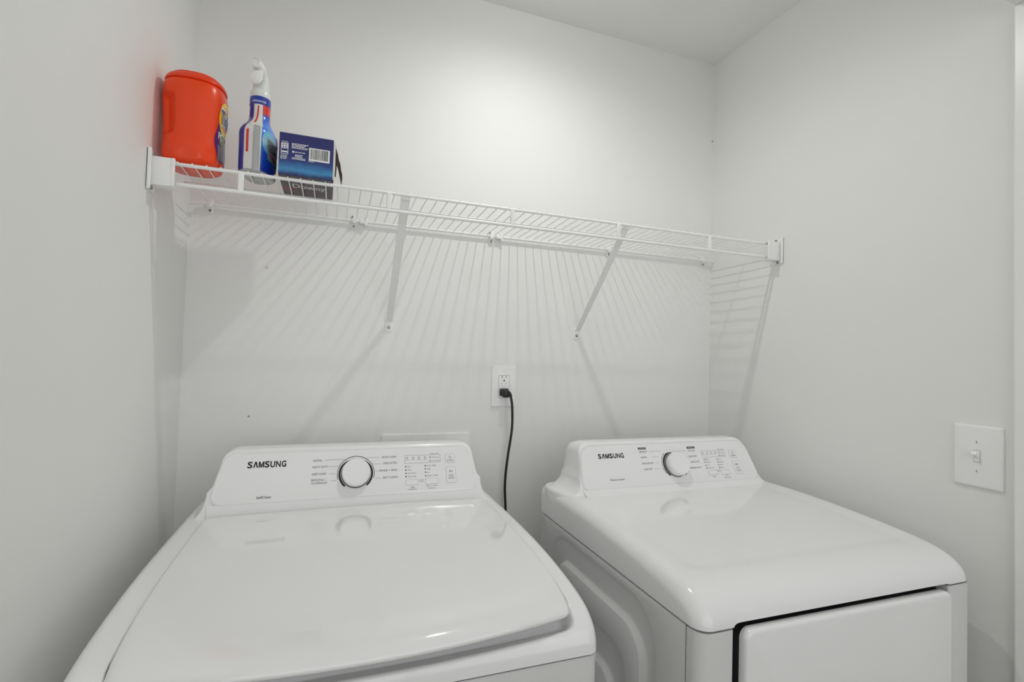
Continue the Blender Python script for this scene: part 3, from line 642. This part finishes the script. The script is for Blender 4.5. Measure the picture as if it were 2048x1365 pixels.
for x, two in ((0.047, 0), (0.397, 1), (0.798, 1), (1.210, 0), (1.598, 0)):
    c = obj('wall_clip', join(bbox(x - .006, x + .006, -.0155, 0.0, ZB - .008, ZB + .0065, .002), bbox(x - .0075, x + .0075, -.006, 0, ZB - .021, ZB + .016, .002)), M['plate'], sh, smooth=35)
    obj('screw', head_screw((x, -.006, ZB - .015), (0, -1, 0), .0038, .003), M['screw'], c)
    if two:
        obj('screw', head_screw((x - .004, -.006, ZB + .0115), (0, -1, 0), .003, .002), M['screw'], c)
        obj('rail_hook', join(bbox(x + .014, x + .036, -.0165, -.0030, ZB - .0065, ZB + .0052, .0025), bbox(x + .028, x + .035, -.016, 0, ZB - .012, ZB + .012, .002)), M['plate'], c, smooth=35)
lev = obj('clip_lever', tube([(0.0, -.014, ZB - .004), (.018, -.018, ZB - .001), (.034, -.020, ZB + .002), (.047, -.018, ZB + .001)], [.003, .0035, .003, .003], 8), M['plate'], sh)
obj('clip_lever', tube([(W - .003, -.012, ZB - .004), (W - .02, -.017, ZB - .001), (W - .042, -.017, ZB)], [.003, .0035, .003], 8), M['plate'], sh)
DZ = ZW + .0018

# ================================================================ DETERGENT TUB
def cat(t, a): return math.copysign(abs(t) ** a, t)
tub = thing('detergent_tub', 'bright orange plastic detergent tub at the left end of the wire shelf', 'tub', (0.064, -0.244, DZ))
TC = (0.0622, -0.2380); TZ = .872
TA = [(0, .044, .044), (.004, .050, .050), (.013, .0545, .0545), (.04, .0560, .0560), (.075, .0550, .0555), (.11, .0560, .0560), (.15, .0580, .0575), (.175, .0585, .0580), (.190, .0570, .0565), (.1945, .0545, .0545), (.1960, .0515, .0515), (.1995, .0505, .0505)]
TA = [(z, a, b) for z, a, b in [tuple(p) for p in spline([Vector(t) for t in TA], 5)]]
def tub_r(z):
    for (z0, a0, b0), (z1, a1, b1) in zip(TA, TA[1:]):
        if z <= z1: t = (z - z0) / (z1 - z0); return a0 + (a1 - a0) * t, b0 + (b1 - b0) * t
    return TA[-1][1:]
def tub_pt(a, z, off=0.0):
    """a in degrees from +x, negative towards the camera"""
    A, B = tub_r(z); A *= .97; t = math.radians(a); e = 2 / 2.7
    g = math.exp(-((a + 133) / 20.0) ** 6) * sstep(.062, .075, z) * (1 - sstep(.150, .165, z))
    g2 = math.exp(-((a - 133) / 20.0) ** 6) * sstep(.062, .075, z) * (1 - sstep(.150, .165, z))
    r = 1 - .19 * (g + g2)
    fl = .0015 * math.exp(-((z - .02) / .012) ** 2) * math.cos(t * 10)
    return (TC[0] + (A * r + off + fl) * cat(math.cos(t), e), TC[1] + (B * r + off + fl) * cat(math.sin(t), e), DZ + z * TZ)
NA = 120
obj('tub_body', loft([[tub_pt(-180 + 360 * k / NA, z) for k in range(NA)] for z, _, _ in TA]), M['orange'], tub, smooth=60)
def tub_lid_ring(s, z, n=96): return [(TC[0] + s * cat(math.cos(2 * math.pi * k / n), 2 / 2.4), TC[1] + s * cat(math.sin(2 * math.pi * k / n), 2 / 2.4), DZ + z * TZ) for k in range(n)]
tl = obj('tub_lid', loft([tub_lid_ring(.049, .1990), tub_lid_ring(.0540, .1985), tub_lid_ring(.0555, .2005), tub_lid_ring(.0550, .2055), tub_lid_ring(.0515, .2120), tub_lid_ring(.0470, .2140), tub_lid_ring(.0455, .2145), tub_lid_ring(.0445, .2190), tub_lid_ring(.0425, .2205), tub_lid_ring(.0405, .2190)]), M['orange_lid'], tub, smooth=40)
def wrap(fn, vf, off=.0006): return [fn(u, v, off) for u, v in vf[0]], vf[1]
def patch(fn, loopfn, n, m, off):
    """curved patch: loopfn(s, t) -> (a, z) over the unit square"""
    V = [fn(*loopfn(i / n, j / m), off) for j in range(m + 1) for i in range(n + 1)]
    return V, [(j * (n + 1) + i, j * (n + 1) + i + 1, (j + 1) * (n + 1) + i + 1, (j + 1) * (n + 1) + i) for j in range(m) for i in range(n)]
def disc_patch(fn, a, z, ra, rz, off, n=28, k=4):
    V = [fn(a, z, off)]; F = []
    for q in range(1, k + 1):
        for i in range(n): t = 2 * math.pi * i / n; V.append(fn(a + ra * q / k * math.cos(t), z + rz * q / k * math.sin(t), off))
    for i in range(n): F.append((0, 1 + i, 1 + (i + 1) % n))
    for q in range(k - 1):
        for i in range(n): F.append((1 + q * n + i, 1 + (q + 1) * n + i, 1 + (q + 1) * n + (i + 1) % n, 1 + q * n + (i + 1) % n))
    return V, F
lab = obj('label', patch(tub_pt, lambda s, t: (-34 + 72 * s + 5 * (1 - s) * math.cos(t * 6.28), .022 + .088 * t + .02 * s * t), 20, 16, .0005), M['purple'], tub, label='purple printed label on the tub')
obj('label_foot', patch(tub_pt, lambda s, t: (-28 + 64 * s, .024 + .036 * t), 20, 6, .0008), M['greyv'], lab)
obj('label_leaf', patch(tub_pt, lambda s, t: (-21 + 40 * s, .066 + .026 * t - .012 * s), 16, 5, .0008), M['lgreen'], lab)
obj('emblem', disc_patch(tub_pt, -4, .130, 25, .041, .0009), M['yellow'], tub, label='yellow round emblem with a blue word')
em = obj('emblem_ring', disc_patch(tub_pt, -4, .130, 18, .030, .0012), M['lorange'], tub, label='orange ring of the round emblem')
obj('emblem_centre', disc_patch(tub_pt, -4, .130, 12, .019, .0015), M['yellow'], em)
def wraptext(fn, s, a0, z0, hz, wa, off, bold=.03):
    V, F = text2d(s, bold); x0 = min(p[0] for p in V); x1 = max(p[0] for p in V)
    return [fn(a0 + (x - x0) / (x1 - x0) * wa, z0 + y / .7 * hz, off) for x, y in V], F
obj('label_word_edge', wraptext(tub_pt, 'Tide', -25.5, .1135, .036, 43, .0019, .09), M['white_ink'], em)
obj('label_word', wraptext(tub_pt, 'Tide', -24, .1150, .033, 40, .0023, .03), M['navy'], em)
obj('label_text', wraptext(tub_pt, 'PODS', -28, .074, .017, 44, .0014, .02), M['white_ink'], lab)

# ================================================================ SPRAY BOTTLE
sp = thing('spray_bottle', 'blue-labelled cleaner spray bottle with a white trigger, beside the orange tub', 'spray bottle', (0.190, -0.250, DZ))
BC = Vector((0.1835, -0.237, DZ)); BZ = .957; bd = Vector((-.25, -.968, 0)).normalized(); bn = Vector((.968, -.25, 0)).normalized()
BA = [(0, .036, .022), (.003, .040, .0255), (.010, .0425, .0275), (.05, .0425, .028), (.085, .0430, .0285), (.100, .0415, .0285), (.112, .036, .0265), (.122, .0285, .0235), (.132, .0225, .0208), (.142, .0205, .0200), (.165, .0200, .0198), (.184, .0202, .0200), (.186, .0190, .0188)]
BA = [tuple(p) for p in spline([Vector(t) for t in BA], 4)]
def bot_pt(a, z, off=0.0):
    """a: 0 at the front label, 90 at the narrow side that carries the nozzle"""
    for (z0, a0, b0), (z1, a1, b1) in zip(BA, BA[1:]):
        if z <= z1: break
    t = min(1, max(0, (z - z0) / max(1e-6, z1 - z0))); w_, th = a0 + (a1 - a0) * t, b0 + (b1 - b0) * t
    k = 1 + .13 * (1 - sstep(.10, .13, z)); th *= k; w_ *= 1 + (k - 1) * .3
    p = 2.0 + 0.9 * (1 - sstep(.095, .135, z)); q = math.radians(a)
    v = BC + bd * (w_ + off) * cat(math.sin(q), 2 / p) + bn * (th + off) * cat(math.cos(q), 2 / p) + Vector((0, 0, z * BZ))
    return tuple(v)
obj('bottle_body', loft([[bot_pt(360 * k / 72, z) for k in range(72)] for z, _, _ in BA]), M['bottle'], sp, smooth=60)
front_blue = ramp_mat('label_front_blue', 'Z', [(0.015, (0.01, 0.045, 0.42)), (0.045, (0.012, 0.09, 0.62)), (0.075, (0.03, 0.20, 0.72)), (0.105, (0.05, 0.25, 0.80)), (0.135, (0.02, 0.09, 0.62)), (0.15, (0.015, 0.06, 0.50))], .25, .3, .02, 25)
fl_ = obj('front_label', patch(bot_pt, lambda s, t: (-82 + (138 - 8 * sstep(.1, .13, .006 + .139 * t)) * s, .006 + .142 * t), 36, 24, .0004), front_blue, sp, label='bright blue front label')
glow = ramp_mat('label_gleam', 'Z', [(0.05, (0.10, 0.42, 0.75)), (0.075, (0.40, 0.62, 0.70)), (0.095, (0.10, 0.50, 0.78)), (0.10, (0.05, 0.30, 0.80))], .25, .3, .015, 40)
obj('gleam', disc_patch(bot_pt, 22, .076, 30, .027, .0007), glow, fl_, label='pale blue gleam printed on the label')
obj('slate_patch', patch(bot_pt, lambda s, t: (-62 + 88 * s + 3 * t, .030 + .046 * t + .008 * s), 20, 8, .0010), M['steelgrey'], fl_, label='slate grey patch with lettering')
obj('patch_text', wraptext(bot_pt, 'RENAELC'[::-1], 18, .058, .0075, -62, .0014, .02), M['ink'], fl_)
for k in range(3): obj('text_line', patch(bot_pt, lambda s, t, k=k: (-48 + (62 - 6 * k) * s, .044 - .005 * k + .0022 * t + .006 * s), 12, 1, .0014), M['red' if k == 0 else 'ink'], fl_)
obj('logo_edge', disc_patch(bot_pt, -36, .094, 26, .0145, .0011), M['red'], fl_, label='red edged oval mark')
obj('logo', disc_patch(bot_pt, -38, .094, 19, .0105, .0015), M['white_ink'], fl_)
obj('red_band', patch(bot_pt, lambda s, t: (-85 + 136 * s, .145 + .023 * t), 24, 4, .0009), M['red'], sp, label='red band round the neck')
obj('neck_collar', patch(bot_pt, lambda s, t: (360 * s, .1665 + .0180 * t), 60, 3, .0012), M['collar'], sp, label='dark blue collar label')
obj('collar_text', wraptext(bot_pt, 'AMMONIA-FREE', 112, .1700, .0050, -76, .0018, .02), M['white_ink'], sp)
bk = obj('back_label', patch(bot_pt, lambda s, t: (104 + 152 * s, .006 + .160 * t), 30, 24, .0004), M['blue_back'], sp, label='dark blue back label')
obj('side_strip', patch(bot_pt, lambda s, t: (84 + 18 * s, .008 + .102 * t), 6, 14, .0007), M['strip'], sp, label='white strip with red text')
obj('strip_text', patch(bot_pt, lambda s, t: (91 + 5 * s, .045 + .052 * t), 3, 14, .0011), M['red'], sp)
obj('seam_strip', patch(bot_pt, lambda s, t: (56 + 6 * s, .006 + .114 * t), 6, 20, .0006), M['strip'], sp)
obj('neck_strip', patch(bot_pt, lambda s, t: (52 + 46 * s, .108 + .058 * t), 10, 14, .0007), M['strip'], sp)
obj('neck_stripe', patch(bot_pt, lambda s, t: (72 + 8 * s + 8 * (1 - t) ** 2, .118 + .044 * t), 3, 12, .0011), M['red'], sp)
# trigger sprayer
def bp(f, s, z): return tuple(BC + bd * f + bn * s + Vector((0, 0, z * BZ)))
obj('spray_collar', lathe(bp(0, 0, .1845), (0, 0, 1), [(.0195, 0), (.0200, .002), (.0200, .014), (.0185, .017), (.013, .019)], 40), M['shroud'], sp, smooth=35)
rows = []
for z, f0, f1, hw in ((.196, .014, -.018, .015), (.210, .013, -.0175, .0158), (.222, .012, -.016, .0158), (.234, .014, -.014, .0150), (.243, .020, -.010, .0138), (.252, .024, -.004, .0125), (.260, .024, .002, .0095), (.2655, .020, .008, .006)):
    c, h = (f0 + f1) / 2, (f0 - f1) / 2
    rows.append([bp(c + h * cat(math.cos(t), .75), hw * cat(math.sin(t), .75), z) for t in [2 * math.pi * k / 28 for k in range(28)]])
obj('spray_head', loft(rows), M['shroud'], sp, smooth=50)
nz = obj('nozzle', lathe(bp(.020, 0, .2555), tuple(bd + Vector((0, 0, -.05))), [(.0088, 0), (.0098, .004), (.0105, .012), (.0102, .0145), (.0088, .0145), (.0082, .010), (0, .010)], 32), M['sprayer'], sp, smooth=40)
obj('spray_cover', tube([bp(.018, -.002, .2640), bp(.004, .002, .2600), bp(-.008, .004, .246), bp(-.015, .005, .228), bp(-.019, .006, .205), bp(-.020, .006, .190)], [.0065, .007, .006, .0045, .0035, .003], 10), M['sprayer'], sp, smooth=50)
tr = []
for z, f, hw in ((.242, .021, .0125), (.236, .025, .0140), (.228, .0280, .0145), (.219, .0280, .0138), (.213, .0268, .0110), (.2085, .0245, .0060)):
    tr.append([bp(f + dx, s * hw, z) for s, dx in ((-1, 0), (-.7, .002), (0, .0028), (.7, .002), (1, 0), (.8, -.0035), (0, -.0025), (-.8, -.0035))])
obj('trigger', loft(tr), M['sprayer'], sp, smooth=50)
obj('trigger_grip', join(*[lathe(bp(.0238, s, .2405), (0, 0, 1), [(.0012, 0), (.0012, .004), (0, .004)], 8) for s in (-.006, -.002, .002, .006)]), M['shroud'], sp)

# ================================================================ CARTON
ct = thing('cardboard_box', 'small dark blue cardboard box with a barcode and torn open end', 'box', (0.2855, -0.228, DZ))
CX0, CX1, CY0, CY1, CZ1 = 0.2310, 0.3400, -0.2930, -0.1240, 1.8125
th = .0008
front_print = ramp_mat('carton_front_print', 'Z', [(0.0, (0.004, 0.010, 0.06)), (0.005, (0.008, 0.05, 0.20)), (0.013, (0.04, 0.26, 0.52)), (0.022, (0.02, 0.15, 0.38)), (0.033, (0.010, 0.035, 0.20)), (0.05, (0.012, 0.018, 0.15)), (0.0925, (0.012, 0.012, 0.13))], .35, .15, .012, 60, (1, 1, 1.6))
obj('front_panel', bbox(CX0, CX1, CY0, CY0 + th, DZ, CZ1, .0003, 1), front_print, ct, smooth=0)
obj('bottom_panel', bbox(CX0, CX1, CY0 + th, CY1, DZ, DZ + th, .0003, 1), M['maroon'], ct, smooth=0, label='dark violet printed underside')
obj('back_panel', bbox(CX0, CX1, CY1 - th, CY1, DZ + th, CZ1, .0003, 1), M['carton_side'], ct, smooth=0)
obj('top_panel', bbox(CX0, CX1, CY0 + th, CY1 - th, CZ1 - th, CZ1, .0003, 1), M['carton_side'], ct, smooth=0)
obj('end_panel', bbox(CX0, CX0 + th, CY0 + th, CY1 - th, DZ + th, CZ1 - th, .0002, 1), M['carton_side'], ct, smooth=0)
# torn end: ragged flaps of raw board
def sheet(P, t=(0, .0009, 0)):
    n = len(P); return [tuple(p) for p in P] + [tuple(Vector(p) + Vector(t)) for p in P], [tuple(range(n))[::-1], tuple(range(n, 2 * n))] + [(i, (i + 1) % n, n + (i + 1) % n, n + i) for i in range(n)]
obj('torn_edge', sheet([(CX1 + .0004, CY0 + .0002, DZ + .004), (CX1 + .0035, CY0 + .010, DZ + .003), (CX1 + .0030, CY0 + .012, DZ + .028), (CX1 + .0042, CY0 + .011, DZ + .046), (CX1 + .0034, CY0 + .010, DZ + .066), (CX1 + .0040, CY0 + .008, DZ + .084), (CX1 + .0004, CY0 + .0002, CZ1 - .001)], (.0006, .0004, 0)), M['carton_edge'], ct, smooth=0, label='torn pale edge of the open end')
obj('inner_flap', sheet([(CX1 + .002, CY0 + .012, DZ + .018), (CX1 + .006, CY0 + .030, DZ + .020), (CX1 + .0075, CY0 + .034, DZ + .055), (CX1 + .0045, CY0 + .018, CZ1 - .012), (CX1 + .003, CY0 + .010, CZ1 - .010)], (.0007, .0003, 0)), M['carton_in'], ct, smooth=0, label='dark inside flap')
def flap_pt(dx, dz): return (CX1 + dx, CY0 + .012 + dx * 1.3, CZ1 + dz)
obj('hanging_flap', sheet([flap_pt(*q) for q in ((.0035, -.006), (.0065, -.016), (.0085, -.020), (.0110, -.032), (.0150, -.041), (.0165, -.052), (.0195, -.061), (.0200, -.072), (.0185, -.086), (.0170, -.078), (.0150, -.070), (.0110, -.055), (.0075, -.046), (.0050, -.043))], (.0007, -.0003, 0)), M['carton_in'], ct, smooth=0, label='dark torn flap hanging out of the open end')
cf = Plane((CX0, CY0, DZ), (1, 0, 0), (0, 0, 1)); cw, chh = CX1 - CX0, CZ1 - DZ
def cu_(u): return u * cw
def cvv(v): return (1 - v) * chh
lb = obj('barcode_label', cf.map(quad2(cu_(.545), cu_(.935), cvv(.585), cvv(.275)), .0003), M['white_ink'], ct, smooth=0, label='white barcode block')
bars = []; u = .565
rb = random.Random(3)
while u < .905:
    w_ = rb.choice((.004, .004, .007, .010)); bars.append(quad2(cu_(u), cu_(u + w_), cvv(.545), cvv(.295))); u += w_ + rb.choice((.005, .007, .010))
obj('barcode_bars', cf.map(join(*bars), .0005), M['ink'], lb, smooth=0)
pr = []
def words(u0, u1, v, h=.014, c=False):
    u = u0
    while u < u1 - .01:
        w_ = min(rb.uniform(.015, .05), u1 - u); pr.append(quad2(cu_(u), cu_(u + w_), cvv(v + h), cvv(v))); u += w_ + .008
for k in range(5): words(.225, .53 - .03 * (k % 3), .225 + .027 * k)
pr.append(disc2((cu_(.255), cvv(.43)), .0022, 14)); words(.285, .475, .42, .018)
for k in range(5): words(.29 - .015 * k if k > 2 else .29, .43 + (.05 if k > 2 else 0), .485 + .026 * k)
words(.54, .64, .600, .012)
# recycling panel: outlined tile with four dark leaves
pr += [rrect_ring(cu_(.035), cu_(.165), cvv(.51), cvv(.24), .0008, .0010), quad2(cu_(.05), cu_(.15), cvv(.375), cvv(.262)), quad2(cu_(.05), cu_(.15), cvv(.47), cvv(.435))]
for k in range(4): words(.03, .15, .535 + .026 * k, .012)
words(.045, .155, .205, .012)
obj('white_print', cf.map(join(*pr), .0003), M['white_ink'], ct, smooth=0)
obj('panel_marks', cf.map(join(*[disc2((cu_(a), cvv(b)), .0016, 8) for a, b in ((.078, .295), (.122, .295), (.078, .345), (.122, .345))]), .0005), M['navy'], ct, smooth=0)
bp_ = Plane((CX0, CY0, DZ), (1, 0, 0), (0, -1, 0))
obj('underside_word', bp_.map(join(put_text('Downy', .024, -.080, .028, width=.070, bold=.004), put_text('NEW', .047, -.042, .008, width=.020), arc2((.060, -.125), .050, .0515, 60, 115, 16), arc2((.070, -.130), .050, .0512, 55, 110, 16)), .0004), M['white_ink'], ct, smooth=0, label='white lettering on the underside')
obj('underside_glow', bp_.map(disc2((.016, -.098), .016, 20), .0002), mat('carton_rose', (0.20, 0.05, 0.07), .4, .4, var=.4, vscale=60), ct, smooth=0)

# ================================================================ OUTLET, CORD, SUPPLY BOX, SWITCH
ou = thing('wall_outlet', 'white electrical outlet plate on the back wall between the washer and the dryer', 'outlet', (0.853, 0, 1.251))
op = Plane((0.8533, 0, 1.2515), (1, 0, 0), (0, 0, 1))
obj('cover_plate', cover(op, .0392, .0630, .0062, .0045), M['plate'], ou, smooth=35)
rc = obj('receptacle', op.solid(rrect(-.0168, .0168, -.0335, .0335, .0015, 3), .004, .0074, .0006), M['plate'], ou, smooth=35)
obj('receptacle_gap', op.map(rrect_ring(-.0176, .0176, -.0343, .0343, .002, .0009), .0064), M['grey_ink'], rc, smooth=0)
obj('slot', op.map(join(quad2(-.0071, -.0053, .0255, .0330), quad2(.0053, .0071, .0262, .0323), disc2((0, .0185), .0024, 14)), .0077), M['ink'], rc, smooth=0)
for nm, v in (('test_button', .0050), ('reset_button', -.0010)):
    obj(nm, op.solid(rrect(-.0075, .0075, v - .0022, v + .0022, .0006, 2), .007, .0086, .0004), M['plate'], rc, smooth=35)
obj('button_text', op.map(join(put_text('TEST', -.0095, .0096, .0022, width=.006), put_text('RESET', .003, .0096, .0022, width=.0075)), .0078), M['grey_ink'], rc, smooth=0)
for v in (.0485, -.0485): obj('screw', head_screw(op.P(0, v, .006), (0, -1, 0), .0030, .0012), M['plate'], ou)
pc = thing('power_cord', 'black power cord plugged into the wall outlet, hanging behind the washer', 'cord', (0.853, -.009, 1.232))
obj('plug', join(bbox(.8385, .8665, -.016, -.0085, 1.2235, 1.2455, .003), bbox(.8425, .8635, -.036, -.014, 1.2200, 1.2425, .006, 3)), M['rubber'], pc, smooth=40)
obj('plug_collar', tube([(.8600, -.028, 1.2360), (.8650, -.033, 1.2290), (.8675, -.035, 1.2215)], [.0062, .0055, .0044], 12), M['rubber'], pc)
obj('cord', tube(spline([(.8645, -.033, 1.230), (.8700, -.035, 1.208), (.8735, -.034, 1.175), (.8745, -.033, 1.135), (.8710, -.032, 1.095), (.8650, -.031, 1.050), (.8595, -.031, 1.000), (.8575, -.031, .950), (.8610, -.032, .890), (.865, -.034, .80), (.862, -.04, .60), (.85, -.05, .40), (.80, -.06, .30), (.72, -.06, .27), (.66, -.09, .27)], 7), .0038, 10), M['rubber'], pc)
sb_ = thing('supply_box', 'white washer supply box frame on the wall, showing above the washer console', 'wall box', (0.6215, 0, 1.02))
fp = Plane((0.6215, 0, 1.000), (1, 0, 0), (0, 0, 1))
o1, o2 = rrect(-.1282, .1282, -.118, .1125, .003, 4), rrect(-.104, .104, -.094, .0600, .003, 4)
rings = [[fp.P(u, v, 0) for u, v in o1], [fp.P(u, v, .0035) for u, v in o1], [fp.P(u * .992, v * .992, .0052) for u, v in o1], [fp.P(u, v, .0052) for u, v in o2], [fp.P(u, v, .001) for u, v in o2]]
obj('frame', loft(rings), M['plate'], sb_, smooth=35)
obj('raised_mark', fp.map(rrect_ring(-.014, .014, .094, .1000, .002, .001), .0056), M['plate'], sb_, smooth=0)
for x in (-.05, .05):
    obj('valve', lathe(fp.P(x, -.03, .001), (0, -1, 0), [(.012, 0), (.012, .02), (.008, .022), (.008, .035), (0, .035)], 16), M['screw'], sb_)
ls = thing('light_switch', 'white toggle light switch on an oversize plate, on the right wall', 'switch', (W, -.7995, 1.165))
lp = Plane((W, -.7995, 1.1650), (0, -1, 0), (0, 0, 1))
obj('cover_plate', cover(lp, .0425, .0648, .0068, .0055), M['plate'], ls, smooth=35)
tg = obj('toggle_frame', lp.solid(rrect(-.0052, .0052, -.0122, .0122, .0008, 3), .0064, .0078, .0004), M['plate'], ls, smooth=35)
obj('toggle_slot', lp.map(rrect_ring(-.0058, .0058, -.0128, .0128, .001, .0010), .0071), M['grey_ink'], tg, smooth=0)
a, b = Vector(lp.P(0, -.001, .006)), Vector(lp.P(0, .0080, .0185))
obj('toggle', tube([a, a + (b - a) * .5, b], [.0040, .0044, .0050], 8), M['plate'], ls, smooth=50)
for v in (.0302, -.0302):
    s = obj('screw', head_screw(lp.P(0, v, .0066), lp.n, .0034, .0011), M['plate'], ls)
    obj('screw_slot', lp.map(line2((.0, v - .0026), (.0, v + .0026), .0011), .0079), M['grey_ink'], s, smooth=0)

# fine printing is joined per colour
for o in list(COL.objects):
    if o.parent and o.name.split('.')[0] in ('black_print', 'grey_print', 'pale_print', 'white_print', 'barcode_bars', 'button_text', 'panel_marks', 'symbol', 'slot'): o['kind'] = 'stuff'
